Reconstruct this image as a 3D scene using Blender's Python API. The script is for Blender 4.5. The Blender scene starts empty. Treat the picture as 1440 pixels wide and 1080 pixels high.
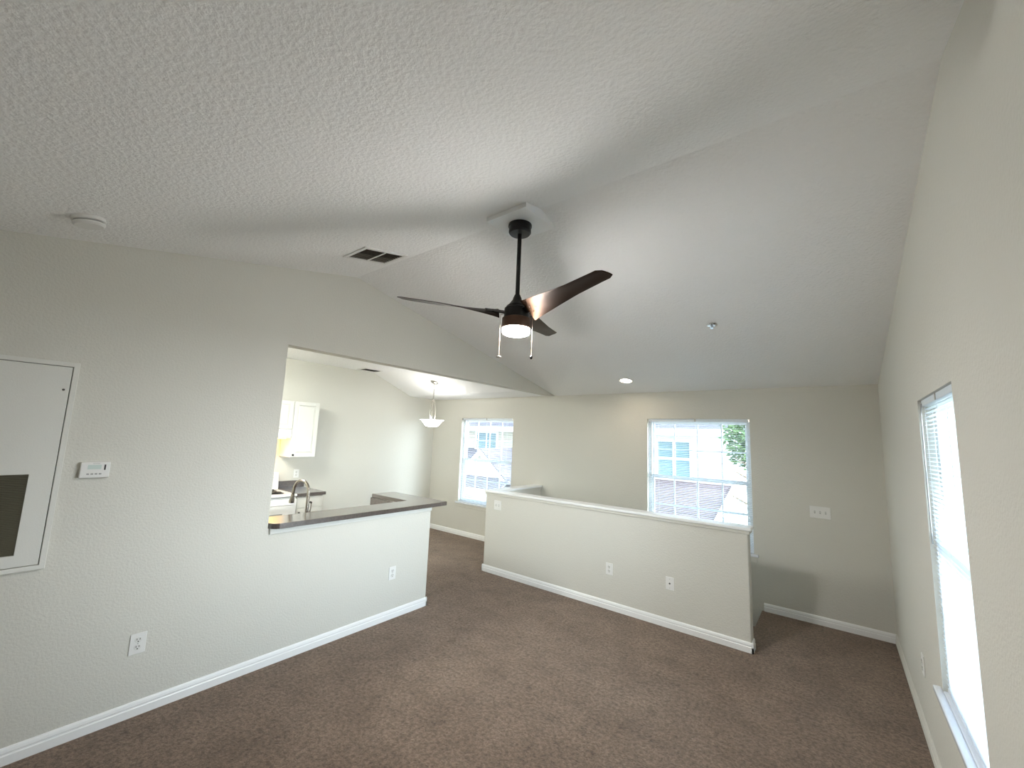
import bpy, bmesh, math, random
from mathutils import Vector, Matrix
PI = math.pi
random.seed(7)
C = bpy.context.scene.collection
SC = bpy.context.scene

# ------------------------------------------------------------------ camera
cam_d = bpy.data.cameras.new('camera')
cam_d.sensor_fit = 'HORIZONTAL'; cam_d.sensor_width = 36.0
cam_d.lens = 576.98 / 1440 * 36.0
cam_d.clip_start = 0.02; cam_d.clip_end = 400
cam = bpy.data.objects.new('camera', cam_d); C.objects.link(cam)
yaw, pitch, roll = 0.6662, 0.1300, 0.0397
fwd = Vector((-math.sin(yaw)*math.cos(pitch), math.cos(yaw)*math.cos(pitch), math.sin(pitch)))
right0 = Vector((math.cos(yaw), math.sin(yaw), 0)); up0 = right0.cross(fwd)
right = math.cos(roll)*right0 + math.sin(roll)*up0
up = -math.sin(roll)*right0 + math.cos(roll)*up0
m = Matrix((right, up, -fwd)).transposed().to_4x4()
m.translation = (3.435, 0.0, 1.761)
cam.matrix_world = m
SC.camera = cam

# ------------------------------------------------------------------ world, sun, exposure
SC.view_settings.view_transform = 'Standard'; SC.view_settings.look = 'None'
SC.view_settings.gamma = 1.0; SC.view_settings.use_curve_mapping = False
SC.view_settings.exposure = 0.67
SC.cycles.max_bounces = 12; SC.cycles.diffuse_bounces = 7; SC.cycles.glossy_bounces = 4
SC.cycles.transparent_max_bounces = 16; SC.cycles.sample_clamp_indirect = 6.0
SC.cycles.caustics_reflective = False; SC.cycles.caustics_refractive = False
SKY_BASE, SKY_LOBE = 2.7, 42.0
w = bpy.data.worlds.new('sky_world'); SC.world = w; w.use_nodes = True
nt = w.node_tree; nt.nodes.clear()
tc = nt.nodes.new('ShaderNodeTexCoord'); sp = nt.nodes.new('ShaderNodeSeparateXYZ')
rp = nt.nodes.new('ShaderNodeValToRGB'); bg = nt.nodes.new('ShaderNodeBackground'); wo = nt.nodes.new('ShaderNodeOutputWorld')
rp.color_ramp.elements[0].position = 0.0; rp.color_ramp.elements[0].color = (0.88, 0.94, 1.0, 1)
rp.color_ramp.elements[1].position = 0.7; rp.color_ramp.elements[1].color = (0.50, 0.76, 1.0, 1)
nt.links.new(tc.outputs['Generated'], sp.inputs[0]); nt.links.new(sp.outputs['Z'], rp.inputs[0])
# bright sky lobe toward +x, added to boost light through the side window
mr = nt.nodes.new('ShaderNodeMapRange'); mr.interpolation_type = 'SMOOTHSTEP'
mr.inputs['From Min'].default_value = 0.66; mr.inputs['From Max'].default_value = 1.0
mr.inputs['To Min'].default_value = SKY_BASE; mr.inputs['To Max'].default_value = SKY_LOBE
nt.links.new(sp.outputs['X'], mr.inputs['Value']); nt.links.new(mr.outputs[0], bg.inputs['Strength'])
nt.links.new(rp.outputs[0], bg.inputs[0]); nt.links.new(bg.outputs[0], wo.inputs[0])
sd = bpy.data.lights.new('sun', 'SUN'); sd.energy = 3.2; sd.angle = math.radians(1.0); sd.color = (1.0, 0.95, 0.86)
sun = bpy.data.objects.new('sun', sd); C.objects.link(sun)
sun.rotation_euler = Vector((0.35, 0.55, -1.0)).to_track_quat('-Z', 'Y').to_euler()

def area(name, loc, direction, sx, sy, energy, color, portal=False, spread=PI):
    d = bpy.data.lights.new(name, 'AREA'); d.shape = 'RECTANGLE'; d.size = sx; d.size_y = sy
    d.energy = energy; d.color = color; d.spread = spread
    if portal: d.cycles.is_portal = True
    o = bpy.data.objects.new(name, d); C.objects.link(o); o.location = loc
    o.rotation_euler = Vector(direction).to_track_quat('-Z', 'Y').to_euler()
    return o
YB, XR, YR, ZR, ZB, YF = 5.481, 3.808, 1.972, 3.186, 2.44, -1.50
area('portal_dining', (-1.418, YB+.20, 1.33), (0, -1, 0), 1.25, 1.55, 1, (1, 1, 1), True)
area('portal_stairs', (2.064, YB+.20, 1.33), (0, -1, 0), 1.25, 1.55, 1, (1, 1, 1), True)
area('portal_side', (XR+.20, 2.733, 1.31), (-1, 0, 0), .9, 1.55, 1, (1, 1, 1), True)

# ------------------------------------------------------------------ material helpers
MATS = {}
def mat(name, color, rough=0.6, metal=0.0, spec=0.5, bump=None, vary=None, emit=None, estr=0.0):
    """bump = (noise scale, detail, distance, strength); vary = (scale, amount)"""
    if name in MATS: return MATS[name]
    m = bpy.data.materials.new(name); m.use_nodes = True
    n = m.node_tree; b = n.nodes['Principled BSDF']
    b.inputs['Base Color'].default_value = (*color, 1); b.inputs['Roughness'].default_value = rough
    b.inputs['Metallic'].default_value = metal; b.inputs['Specular IOR Level'].default_value = spec
    if emit: b.inputs['Emission Color'].default_value = (*emit, 1); b.inputs['Emission Strength'].default_value = estr
    co = None
    if bump or vary:
        co = n.nodes.new('ShaderNodeNewGeometry')
    if bump:
        t = n.nodes.new('ShaderNodeTexNoise'); t.inputs['Scale'].default_value = bump[0]; t.inputs['Detail'].default_value = bump[1]
        bp = n.nodes.new('ShaderNodeBump'); bp.inputs['Distance'].default_value = bump[2]; bp.inputs['Strength'].default_value = bump[3]
        n.links.new(co.outputs['Position'], t.inputs['Vector']); n.links.new(t.outputs['Fac'], bp.inputs['Height'])
        n.links.new(bp.outputs[0], b.inputs['Normal'])
    if vary:
        t2 = n.nodes.new('ShaderNodeTexNoise'); t2.inputs['Scale'].default_value = vary[0]; t2.inputs['Detail'].default_value = 5
        mx = n.nodes.new('ShaderNodeMix'); mx.data_type = 'RGBA'
        k = vary[1]
        mx.inputs[6].default_value = (*[c*(1-k) for c in color], 1); mx.inputs[7].default_value = (*[min(1, c*(1+k)) for c in color], 1)
        n.links.new(co.outputs['Position'], t2.inputs['Vector']); n.links.new(t2.outputs['Fac'], mx.inputs[0])
        n.links.new(mx.outputs[2], b.inputs['Base Color'])
    MATS[name] = m
    return m

WALL = mat('wall_paint', (0.66, 0.65, 0.595), 0.75, spec=0.25, bump=(80, 3, 0.005, 0.5), vary=(1.2, 0.02))
CEIL = mat('ceiling_texture', (0.90, 0.90, 0.895), 0.9, spec=0.15, bump=(52, 4, 0.010, 0.65), vary=(2, 0.02))
TRIM = mat('trim_white', (0.89, 0.90, 0.90), 0.35, spec=0.5)
VINYL = mat('window_vinyl', (0.90, 0.91, 0.93), 0.4)
PLASTIC = mat('white_plastic', (0.80, 0.80, 0.78), 0.4)
PLASTIC_IVORY = mat('device_ivory', (0.74, 0.74, 0.71), 0.4)
DARK = mat('slot_dark', (0.03, 0.028, 0.025), 0.6)
GREYMARK = mat('screw_grey', (0.35, 0.35, 0.34), 0.5, 0.3)
PANEL = mat('panel_white', (0.72, 0.72, 0.68), 0.55, bump=(140, 2, 0.002, 0.3))
LOUVRE = mat('louvre_paint', (0.17, 0.155, 0.11), 0.5)
DUCT = mat('duct_dark', (0.05, 0.045, 0.035), 0.8)
BLACK = mat('fan_black', (0.008, 0.007, 0.007), 0.38, 0.35, bump=(60, 2, 0.0008, 0.15))
BRONZE = mat('fan_bronze', (0.030, 0.016, 0.009), 0.42, 1.0, bump=(90, 2, 0.0006, 0.12))
HOUSING_GLOW = mat('bronze_painted_glow', (0.11, 0.058, 0.037), 0.45, 0.55)  # bronze housing with the lamp's warm glow put into the colour
NICKEL = mat('brushed_nickel', (0.50, 0.47, 0.43), 0.28, 1.0)
STEEL = mat('faucet_steel', (0.36, 0.33, 0.29), 0.22, 1.0)
CAB = mat('cabinet_white', (0.74, 0.74, 0.70), 0.35)
ENAMEL = mat('range_enamel', (0.86, 0.87, 0.87), 0.18)
COIL = mat('burner_coil', (0.02, 0.018, 0.018), 0.5, 0.3)
OVENGLASS = mat('oven_window_grey', (0.30, 0.31, 0.30), 0.2)
SILL = mat('sill_stone', (0.80, 0.83, 0.88), 0.22, vary=(12, 0.04))
GLOW_WARM = mat('lamp_glow_warm', (0.9, 0.85, 0.75), 0.4, emit=(1.0, 0.97, 0.94), estr=265.0)
GLOW_CAN = mat('downlight_glow', (0.9, 0.85, 0.75), 0.4, emit=(1.0, 0.84, 0.64), estr=60.0)
GLOW_BOWL = mat('frosted_bowl', (0.92, 0.92, 0.90), 0.4, emit=(1.0, 0.98, 0.94), estr=6.0)
GLOW_TUBE = mat('diffuser_glow', (0.9, 0.9, 0.85), 0.4, emit=(0.98, 1.0, 0.93), estr=31.0)
GLOW_HOOD = mat('hood_bulb_glow', (0.9, 0.85, 0.6), 0.4, emit=(1.0, 0.50, 0.10), estr=8.0)
LCD = mat('lcd_pale', (0.62, 0.72, 0.68), 0.15)
CHROME = mat('sprinkler_chrome', (0.75, 0.75, 0.75), 0.18, 1.0)
CHAIN = mat('chain_brass', (0.36, 0.27, 0.21), 0.5, 0.6)

def node_mat(name):
    m = bpy.data.materials.new(name); m.use_nodes = True
    return m, m.node_tree, m.node_tree.nodes['Principled BSDF']

# carpet
CARPET, n, b = node_mat('carpet_brown')
geo = n.nodes.new('ShaderNodeNewGeometry')
def noise(scale, detail, vec=None, rough=0.6):
    t = n.nodes.new('ShaderNodeTexNoise'); t.inputs['Scale'].default_value = scale; t.inputs['Detail'].default_value = detail
    t.inputs['Roughness'].default_value = rough
    n.links.new(vec or geo.outputs['Position'], t.inputs['Vector']); return t.outputs['Fac']
def ramp(fac, stops):
    r = n.nodes.new('ShaderNodeValToRGB'); e = r.color_ramp.elements
    while len(e) < len(stops): e.new(0.5)
    for k, (p_, c_) in enumerate(stops): e[k].position = p_; e[k].color = (*c_, 1)
    n.links.new(fac, r.inputs[0]); return r.outputs[0]
def mixc(a, bb, fac, mode='MULTIPLY'):
    x = n.nodes.new('ShaderNodeMix'); x.data_type = 'RGBA'; x.blend_type = mode; x.inputs[0].default_value = fac
    n.links.new(a, x.inputs[6]); n.links.new(bb, x.inputs[7]); return x.outputs[2]
patch = ramp(noise(3.2, 5, rough=0.68), [(0.30, (0.172, 0.121, 0.088)), (0.70, (0.286, 0.207, 0.154))])
tuft = ramp(noise(42, 5, rough=0.8), [(0.38, (0.44, 0.42, 0.40)), (0.60, (1.18, 1.18, 1.18))])
grain = ramp(noise(210, 2), [(0.30, (0.62, 0.62, 0.62)), (0.70, (1.25, 1.25, 1.25))])
marks = ramp(noise(9, 4, rough=0.7), [(0.30, (0.68, 0.66, 0.64)), (0.44, (1, 1, 1))])
col = mixc(mixc(mixc(patch, tuft, 1.0), grain, 0.9), marks, 1.0)
n.links.new(col, b.inputs['Base Color'])
b.inputs['Roughness'].default_value = 0.95; b.inputs['Specular IOR Level'].default_value = 0.1
b.inputs['Sheen Weight'].default_value = 0.3; b.inputs['Sheen Roughness'].default_value = 0.5
b.inputs['Sheen Tint'].default_value = (0.85, 0.75, 0.68, 1)
bp = n.nodes.new('ShaderNodeBump'); bp.inputs['Distance'].default_value = 0.02; bp.inputs['Strength'].default_value = 0.7
n.links.new(noise(75, 4, rough=0.75), bp.inputs['Height']); n.links.new(bp.outputs[0], b.inputs['Normal'])

# laminate of the bar top: grey-brown, fine streaks
LAMINATE, n, b = node_mat('laminate_brown')
geo = n.nodes.new('ShaderNodeNewGeometry')
mp = n.nodes.new('ShaderNodeMapping'); mp.inputs['Scale'].default_value = (1, 1, 1)
n.links.new(geo.outputs['Position'], mp.inputs['Vector'])
c1 = ramp(noise(60, 4, mp.outputs[0]), [(0.3, (0.046, 0.034, 0.029)), (0.7, (0.092, 0.072, 0.063))])
n.links.new(c1, b.inputs['Base Color']); b.inputs['Roughness'].default_value = 0.32; b.inputs['Specular IOR Level'].default_value = 0.7
b.inputs['Coat Weight'].default_value = 1.0; b.inputs['Coat Roughness'].default_value = 0.16; b.inputs['Coat IOR'].default_value = 1.6

# glass: thin, mostly see-through with a weak mirror
GLASS = bpy.data.materials.new('window_glass'); GLASS.use_nodes = True
n = GLASS.node_tree; n.nodes.clear()
tr = n.nodes.new('ShaderNodeBsdfTransparent'); gl = n.nodes.new('ShaderNodeBsdfGlossy'); gl.inputs['Roughness'].default_value = 0.02
fr = n.nodes.new('ShaderNodeFresnel'); fr.inputs['IOR'].default_value = 1.35
mx = n.nodes.new('ShaderNodeMixShader'); out = n.nodes.new('ShaderNodeOutputMaterial')
tr.inputs[0].default_value = (0.94, 0.97, 0.97, 1)
gb = n.nodes.new('ShaderNodeNewGeometry'); sb = n.nodes.new('ShaderNodeMath'); sb.operation = 'SUBTRACT'; sb.inputs[0].default_value = 1.0
mb_ = n.nodes.new('ShaderNodeMath'); mb_.operation = 'MULTIPLY'
n.links.new(gb.outputs['Backfacing'], sb.inputs[1]); n.links.new(sb.outputs[0], mb_.inputs[0]); n.links.new(fr.outputs[0], mb_.inputs[1])
n.links.new(mb_.outputs[0], mx.inputs[0]); n.links.new(tr.outputs[0], mx.inputs[1]); n.links.new(gl.outputs[0], mx.inputs[2])
n.links.new(mx.outputs[0], out.inputs[0])

# blind slats: white vinyl that lets a little light through
SLAT = bpy.data.materials.new('blind_vinyl'); SLAT.use_nodes = True
n = SLAT.node_tree; b = n.nodes['Principled BSDF']; out = n.nodes['Material Output']
b.inputs['Base Color'].default_value = (0.90, 0.92, 0.94, 1); b.inputs['Roughness'].default_value = 0.4
tl = n.nodes.new('ShaderNodeBsdfTranslucent'); tl.inputs[0].default_value = (0.85, 0.90, 0.95, 1)
mx = n.nodes.new('ShaderNodeMixShader'); mx.inputs[0].default_value = 0.3
n.links.new(b.outputs[0], mx.inputs[1]); n.links.new(tl.outputs[0], mx.inputs[2]); n.links.new(mx.outputs[0], out.inputs[0])

# outdoors
SIDING, n, b = node_mat('cream_siding')
geo = n.nodes.new('ShaderNodeNewGeometry'); sx = n.nodes.new('ShaderNodeSeparateXYZ'); n.links.new(geo.outputs['Position'], sx.inputs[0])
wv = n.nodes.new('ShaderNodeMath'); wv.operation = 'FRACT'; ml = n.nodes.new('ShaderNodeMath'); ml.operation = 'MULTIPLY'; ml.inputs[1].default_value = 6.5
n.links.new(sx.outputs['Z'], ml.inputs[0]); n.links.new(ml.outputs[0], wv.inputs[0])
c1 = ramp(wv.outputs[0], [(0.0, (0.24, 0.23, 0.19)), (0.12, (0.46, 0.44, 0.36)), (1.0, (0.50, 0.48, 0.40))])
n.links.new(c1, b.inputs['Base Color']); b.inputs['Roughness'].default_value = 0.7
def shingle(name, ca, cb):
    global n, geo
    m_, n, b_ = node_mat(name)
    geo = n.nodes.new('ShaderNodeNewGeometry')
    br = n.nodes.new('ShaderNodeTexBrick'); br.inputs['Scale'].default_value = 3.2
    br.inputs['Color1'].default_value = (*ca, 1); br.inputs['Color2'].default_value = (*cb, 1); br.inputs['Mortar'].default_value = (ca[0]*.5, ca[1]*.5, ca[2]*.5, 1)
    mp_ = n.nodes.new('ShaderNodeMapping'); mp_.inputs['Rotation'].default_value = (PI/2, 0, 0)
    n.links.new(geo.outputs['Position'], mp_.inputs[0]); n.links.new(mp_.outputs[0], br.inputs['Vector'])
    n.links.new(br.outputs['Color'], b_.inputs['Base Color']); b_.inputs['Roughness'].default_value = 0.9
    return m_
SHINGLE = shingle('shingle_purple_grey', (0.095, 0.080, 0.098), (0.135, 0.115, 0.135))
SHINGLE_RED = shingle('shingle_mauve', (0.125, 0.085, 0.095), (0.16, 0.115, 0.125))
FASCIA = mat('fascia_white', (0.70, 0.70, 0.69), 0.5)
OUTGLASS = mat('house_glass', (0.12, 0.21, 0.25), 0.3)
LEAF = mat('leaf_green', (0.085, 0.14, 0.045), 0.6, vary=(6, 0.35))
BARK = mat('bark', (0.16, 0.11, 0.07), 0.9, bump=(14, 4, 0.03, 0.8))
BOUNCE_GROUND = mat('pale_bounce_paving', (0.42, 0.41, 0.34), 0.9, vary=(3, 0.15))  # ground made pale to bounce daylight up to the ceiling

# ------------------------------------------------------------------ mesh helpers
class MB:
    def __init__(s): s.bm = bmesh.new()
    def quadbox(s, P):
        v = [s.bm.verts.new(p) for p in P]
        for f in ((0,3,2,1),(4,5,6,7),(0,1,5,4),(1,2,6,5),(2,3,7,6),(3,0,4,7)): s.bm.faces.new([v[i] for i in f])
        return s
    def box(s, x0, x1, y0, y1, z0, z1):
        return s.quadbox([(x0,y0,z0),(x1,y0,z0),(x1,y1,z0),(x0,y1,z0),(x0,y0,z1),(x1,y0,z1),(x1,y1,z1),(x0,y1,z1)])
    def prism(s, poly, axis, a0, a1):
        def P(u, v, a):
            return {'x': (a,u,v), 'y': (u,a,v), 'z': (u,v,a)}[axis]
        va = [s.bm.verts.new(P(u,v,a0)) for u,v in poly]; vb = [s.bm.verts.new(P(u,v,a1)) for u,v in poly]
        k = len(poly)
        s.bm.faces.new(va[::-1]); s.bm.faces.new(vb)
        for i in range(k): s.bm.faces.new((va[i], va[(i+1)%k], vb[(i+1)%k], vb[i]))
        return s
    def lathe(s, prof, center, seg=32, axis=(0,0,1), cap=True):
        """prof: list of (radius, height) along axis from center"""
        q = Vector((0,0,1)).rotation_difference(Vector(axis).normalized()); c = Vector(center)
        rings = []
        for r, h in prof:
            if r < 1e-6: rings.append([s.bm.verts.new(c + q @ Vector((0,0,h)))])
            else: rings.append([s.bm.verts.new(c + q @ Vector((r*math.cos(2*PI*i/seg), r*math.sin(2*PI*i/seg), h))) for i in range(seg)])
        for a, bb in zip(rings, rings[1:]):
            for i in range(seg):
                j = (i+1) % seg
                if len(a) == 1 and len(bb) == 1: continue
                if len(a) == 1: s.bm.faces.new((a[0], bb[i], bb[j]))
                elif len(bb) == 1: s.bm.faces.new((a[i], a[j], bb[0]))
                else: s.bm.faces.new((a[i], a[j], bb[j], bb[i]))
        if cap:
            for rg in (rings[0], rings[-1]):
                if len(rg) > 2: s.bm.faces.new(rg)
        return s
    def cyl(s, p0, p1, r0, r1=None, seg=16):
        p0, p1 = Vector(p0), Vector(p1); d = p1 - p0
        return s.lathe([(r0, 0), (r0 if r1 is None else r1, d.length)], p0, seg, d)
    def tube(s, path, r, seg=10, closed=False):
        pts = [Vector(p) for p in path]; k = len(pts); rings = []
        rad = r if isinstance(r, (list, tuple)) else [r]*k
        prev = None
        for i, p in enumerate(pts):
            if closed: t = pts[(i+1)%k] - pts[i-1]
            else: t = pts[min(i+1, k-1)] - pts[max(i-1, 0)]
            t.normalize()
            if prev is None: nrm = t.orthogonal().normalized()
            else:
                nrm = prev - t*prev.dot(t); nrm.normalize()
            prev = nrm; bn = t.cross(nrm)
            rings.append([s.bm.verts.new(p + (nrm*math.cos(2*PI*j/seg) + bn*math.sin(2*PI*j/seg))*rad[i]) for j in range(seg)])
        pairs = list(zip(rings, rings[1:])) + ([(rings[-1], rings[0])] if closed else [])
        for a, bb in pairs:
            for j in range(seg): s.bm.faces.new((a[j], a[(j+1)%seg], bb[(j+1)%seg], bb[j]))
        if not closed: s.bm.faces.new(rings[0][::-1]); s.bm.faces.new(rings[-1])
        return s
    def grid(s, xs, ys, zs, solid, zmap=None):
        """boundary faces of a cell complex"""
        cache = {}
        def V(i,j,k):
            if (i,j,k) not in cache:
                z = zs[k]
                if zmap: z = zmap(xs[i], ys[j], k, z)
                cache[(i,j,k)] = s.bm.verts.new((xs[i], ys[j], z))
            return cache[(i,j,k)]
        I, J, K = len(xs)-1, len(ys)-1, len(zs)-1
        S = lambda i,j,k: 0<=i<I and 0<=j<J and 0<=k<K and solid((xs[i]+xs[i+1])/2, (ys[j]+ys[j+1])/2, k)
        for i in range(I):
            for j in range(J):
                for k in range(K):
                    if not S(i,j,k): continue
                    F = []
                    if not S(i-1,j,k): F.append(((i,j,k),(i,j,k+1),(i,j+1,k+1),(i,j+1,k)))
                    if not S(i+1,j,k): F.append(((i+1,j,k),(i+1,j+1,k),(i+1,j+1,k+1),(i+1,j,k+1)))
                    if not S(i,j-1,k): F.append(((i,j,k),(i+1,j,k),(i+1,j,k+1),(i,j,k+1)))
                    if not S(i,j+1,k): F.append(((i,j+1,k),(i,j+1,k+1),(i+1,j+1,k+1),(i+1,j+1,k)))
                    if not S(i,j,k-1): F.append(((i,j,k),(i,j+1,k),(i+1,j+1,k),(i+1,j,k)))
                    if not S(i,j,k+1): F.append(((i,j,k+1),(i+1,j,k+1),(i+1,j+1,k+1),(i,j+1,k+1)))
                    for f in F: s.bm.faces.new([V(*q) for q in f])
        return s
    def build(s, name, material, parent=None, smooth=False, bevel=0.0, seg=2, angle=40):
        bmesh.ops.recalc_face_normals(s.bm, faces=s.bm.faces)
        off = Vector((0,0,0)); q = parent
        while q is not None: off += q.location; q = q.parent
        if off.length: bmesh.ops.translate(s.bm, verts=s.bm.verts, vec=-off)
        me = bpy.data.meshes.new(name); s.bm.to_mesh(me); s.bm.free()
        o = bpy.data.objects.new(name, me); C.objects.link(o); me.materials.append(material)
        if parent: o.parent = parent
        if smooth:
            for p_ in me.polygons: p_.use_smooth = True
            try: me.set_sharp_from_angle(angle=math.radians(angle))
            except Exception: pass
        if bevel:
            bv = o.modifiers.new('edge', 'BEVEL'); bv.width = bevel; bv.segments = seg; bv.limit_method = 'ANGLE'; bv.angle_limit = math.radians(35)
        return o

def tag(o, label=None, cat=None, group=None, kind=None):
    if label: o['label'] = label
    if cat: o['category'] = cat
    if group: o['group'] = group
    if kind: o['kind'] = kind
    return o
def thing(name, label, cat, loc, group=None, kind=None):
    o = bpy.data.objects.new(name, None); C.objects.link(o); o.location = loc; o.empty_display_size = 0.1
    return tag(o, label, cat, group, kind)
def dup(root, loc, rotz, label, group=None):
    def cp(o, par):
        c = o.copy(); C.objects.link(c); c.parent = par
        for ch in list(o.children): cp(ch, c)
        return c
    r = cp(root, None); r.location = loc; r.rotation_euler = (0, 0, rotz); r['label'] = label
    if group: r['group'] = group
    return r
def struct(o, label, cat): return tag(o, label, cat, kind='structure')

# ------------------------------------------------------------------ the room shell
SLN = 0.2147
def roof(y): return ZR - (ZR-ZB)/(YB-YR)*(y-YR) if y > YR else ZR - SLN*(YR-y)
XK = -2.798; WT = 0.12
TOP = 0.03
YO, YE, ZH, ZBAR = 1.434, 3.055, 2.434, 1.0

# left wall with the pass-through over the bar (one continuous wall, bar half wall and header)
ys = [YF-WT, YO, YR, YE, YB+.15]
mb = MB().grid([-WT, 0], ys, [0, ZBAR, ZH, 9], lambda x, y, k: (y < YO) or k == 2 or (k == 0 and y < YE),
               lambda x, y, k, z: (max(roof(y)+TOP, ZH+.004) if k == 3 else z))
struct(mb.build('wall_left', WALL, bevel=0.012, seg=3), 'pale gable wall with wide pass-through opening above the bar', 'wall')
# kitchen side return under the bar leg
struct(MB().box(-.90, -WT, YE-.12, YE, 0, ZBAR).build('wall_bar_return', WALL), 'short low wall carrying the far leg of the bar top', 'wall')

# back wall with two windows (reaches down into the stairwell)
W1 = (-2.022, -.814); W2 = (1.462, 2.667); WZ = (0.575, 2.085)
def in_w(x): return W1[0] < x < W1[1] or W2[0] < x < W2[1]
mb = MB().grid([XK-WT, W1[0], W1[1], W2[0], W2[1], XR+.15], [YB, YB+.15], [-3.0, WZ[0], WZ[1], 2.60],
               lambda x, y, k: not (k == 1 and in_w(x)))
struct(mb.build('wall_back', WALL), 'long pale wall with two grilled windows', 'wall')
# right wall with one window
W3 = (2.312, 3.157); WZ3 = (0.575, 2.05)
mb = MB().grid([XR, XR+.15], [YF-WT, YR, W3[0], W3[1], YB+.15], [-3.0, WZ3[0], WZ3[1], 9],
               lambda x, y, k: not (k == 1 and W3[0] < y < W3[1]), lambda x, y, k, z: roof(y)+TOP if k == 3 else z)
struct(mb.build('wall_right', WALL), 'warm grey side wall with a narrow blind-covered window', 'wall')
# wall behind the photographer, with an opening filled by the added door
mb = MB().grid([0, .45, 2.65, XR], [YF-WT, YF], [0, 2.1, ZB+.06], lambda x, y, k: not (k == 0 and .45 < x < 2.65))
struct(mb.build('wall_rear', WALL), 'wall behind the viewpoint with an added double door', 'wall')
# kitchen walls
struct(MB().box(XK-WT, XK, .40, YB, 0, 2.86).build('wall_kitchen', WALL), 'tall kitchen wall holding cabinets and range', 'wall')
struct(MB().box(XK-WT, -WT, .28, .40, 0, 2.86).build('wall_kitchen_rear', WALL), 'kitchen end wall out of view', 'wall')

# ceilings
poly = [(YF-WT, roof(YF-WT)), (YR, ZR), (YB+.15, roof(YB+.15)), (YB+.15, roof(YB+.15)+.12), (YR, ZR+.12), (YF-WT, roof(YF-WT)+.12)]
struct(MB().prism(poly, 'x', -WT, XR+.15).build('ceiling', CEIL), 'textured white vaulted ceiling with a ridge across the room', 'ceiling')
poly = [(.28, 2.78), (4.04, 2.78), (4.86, 2.455), (YB+.15, 2.44), (YB+.15, 2.95), (.28, 2.95)]
struct(MB().prism(poly, 'x', XK-WT, -WT+.001).build('ceiling_kitchen', CEIL), 'smooth kitchen ceiling sloping down toward the dining window', 'ceiling')

# floor with the stairwell left open
SX0, SX1, SY0 = -.211, 2.725, 4.441
mb = MB().grid([XK-WT, SX0, SX1, XR+.15], [YF-WT, SY0, YB+.15], [-.28, 0], lambda x, y, k: not (SX0 < x < SX1 and y > SY0))
struct(mb.build('floor', CARPET), 'brown mottled cut-pile carpet', 'floor')
# stairs going down behind the half wall
mb = MB()
run, rise = .262, .187
for i in range(11):
    x1 = SX1 - i*run
    mb.box(x1-run-.02 if i < 10 else SX0, x1, SY0+.002, YB-.002, -3.0, -(i+1)*rise)
struct(mb.build('trim_stairs', CARPET), 'brown carpeted stairs going down behind the half wall', 'stairs')

# stair half wall: front run plus the return to the back wall, with caps
HX1, HX2, HY, HZ = -.331, 2.786, 4.321, 1.018
mb = MB().grid([HX1, SX0, HX2], [HY, SY0, YB-.001], [-3.0, HZ], lambda x, y, k: y < SY0 or x < SX0)
struct(mb.build('wall_stair', WALL, bevel=0.012, seg=3), 'pale half wall screening the stairs below the windows', 'wall')
mb = MB().grid([HX1-.025, SX0+.025, HX2+.028], [HY-.025, SY0+.025, YB-.001], [HZ, HZ+.028], lambda x, y, k: y < SY0+.025 or x < SX0+.025)
struct(mb.build('trim_1', TRIM, bevel=0.008, seg=3), 'white painted cap board along the stair half wall', 'trim')
mb = MB().grid([HX1-.012, SX0+.012, HX2+.014], [HY-.012, SY0+.012, YB-.001], [HZ-.03, HZ], lambda x, y, k: y < SY0+.012 or x < SX0+.012)
struct(mb.build('trim_2', WALL, bevel=0.004), 'narrow moulding under the cap of the stair half wall', 'trim')

# baseboards: moulded profile (offset from wall, height)
PROF = [(0, 0), (.014, 0), (.014, .045), (.010, .050), (.010, .057), (.012, .060), (.009, .074), (.004, .083), (0, .084)]
def base_run(mb, p0, p1, nrm):
    p0, p1, nv = Vector((*p0, 0)), Vector((*p1, 0)), Vector((*nrm, 0))
    A = [mb.bm.verts.new(p0 + nv*d + Vector((0,0,h))) for d, h in PROF]
    B = [mb.bm.verts.new(p1 + nv*d + Vector((0,0,h))) for d, h in PROF]
    k = len(PROF)
    for i in range(k): mb.bm.faces.new((A[i], A[(i+1)%k], B[(i+1)%k], B[i]))
    mb.bm.faces.new(A[::-1]); mb.bm.faces.new(B)
mb = MB(); base_run(mb, (0, YF), (0, YE+.014), (1, 0)); base_run(mb, (.014, YE), (-.9, YE), (0, 1))
struct(mb.build('baseboard_left', TRIM), 'white baseboard along the gable wall and bar', 'baseboard')
mb = MB(); base_run(mb, (HX1-.014, HY), (HX2+.014, HY), (0, -1)); base_run(mb, (HX1, HY-.014), (HX1, YB), (-1, 0)); base_run(mb, (HX2, HY-.014), (HX2, SY0), (1, 0))
struct(mb.build('baseboard_stair', TRIM), 'white baseboard along the foot of the stair half wall', 'baseboard')
mb = MB(); base_run(mb, (XK, YB), (HX1, YB), (0, -1)); base_run(mb, (SX1+.02, YB), (XR, YB), (0, -1))
struct(mb.build('baseboard_back', TRIM), 'white baseboard under the windows wall', 'baseboard')
mb = MB(); base_run(mb, (XR, YF), (XR, YB), (-1, 0))
struct(mb.build('baseboard_right', WALL), 'wall-coloured baseboard along the side window wall', 'baseboard')
mb = MB(); base_run(mb, (XK, 3.06), (XK, YB), (1, 0))
struct(mb.build('baseboard_kitchen', TRIM), 'white baseboard along the kitchen wall', 'baseboard')

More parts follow.
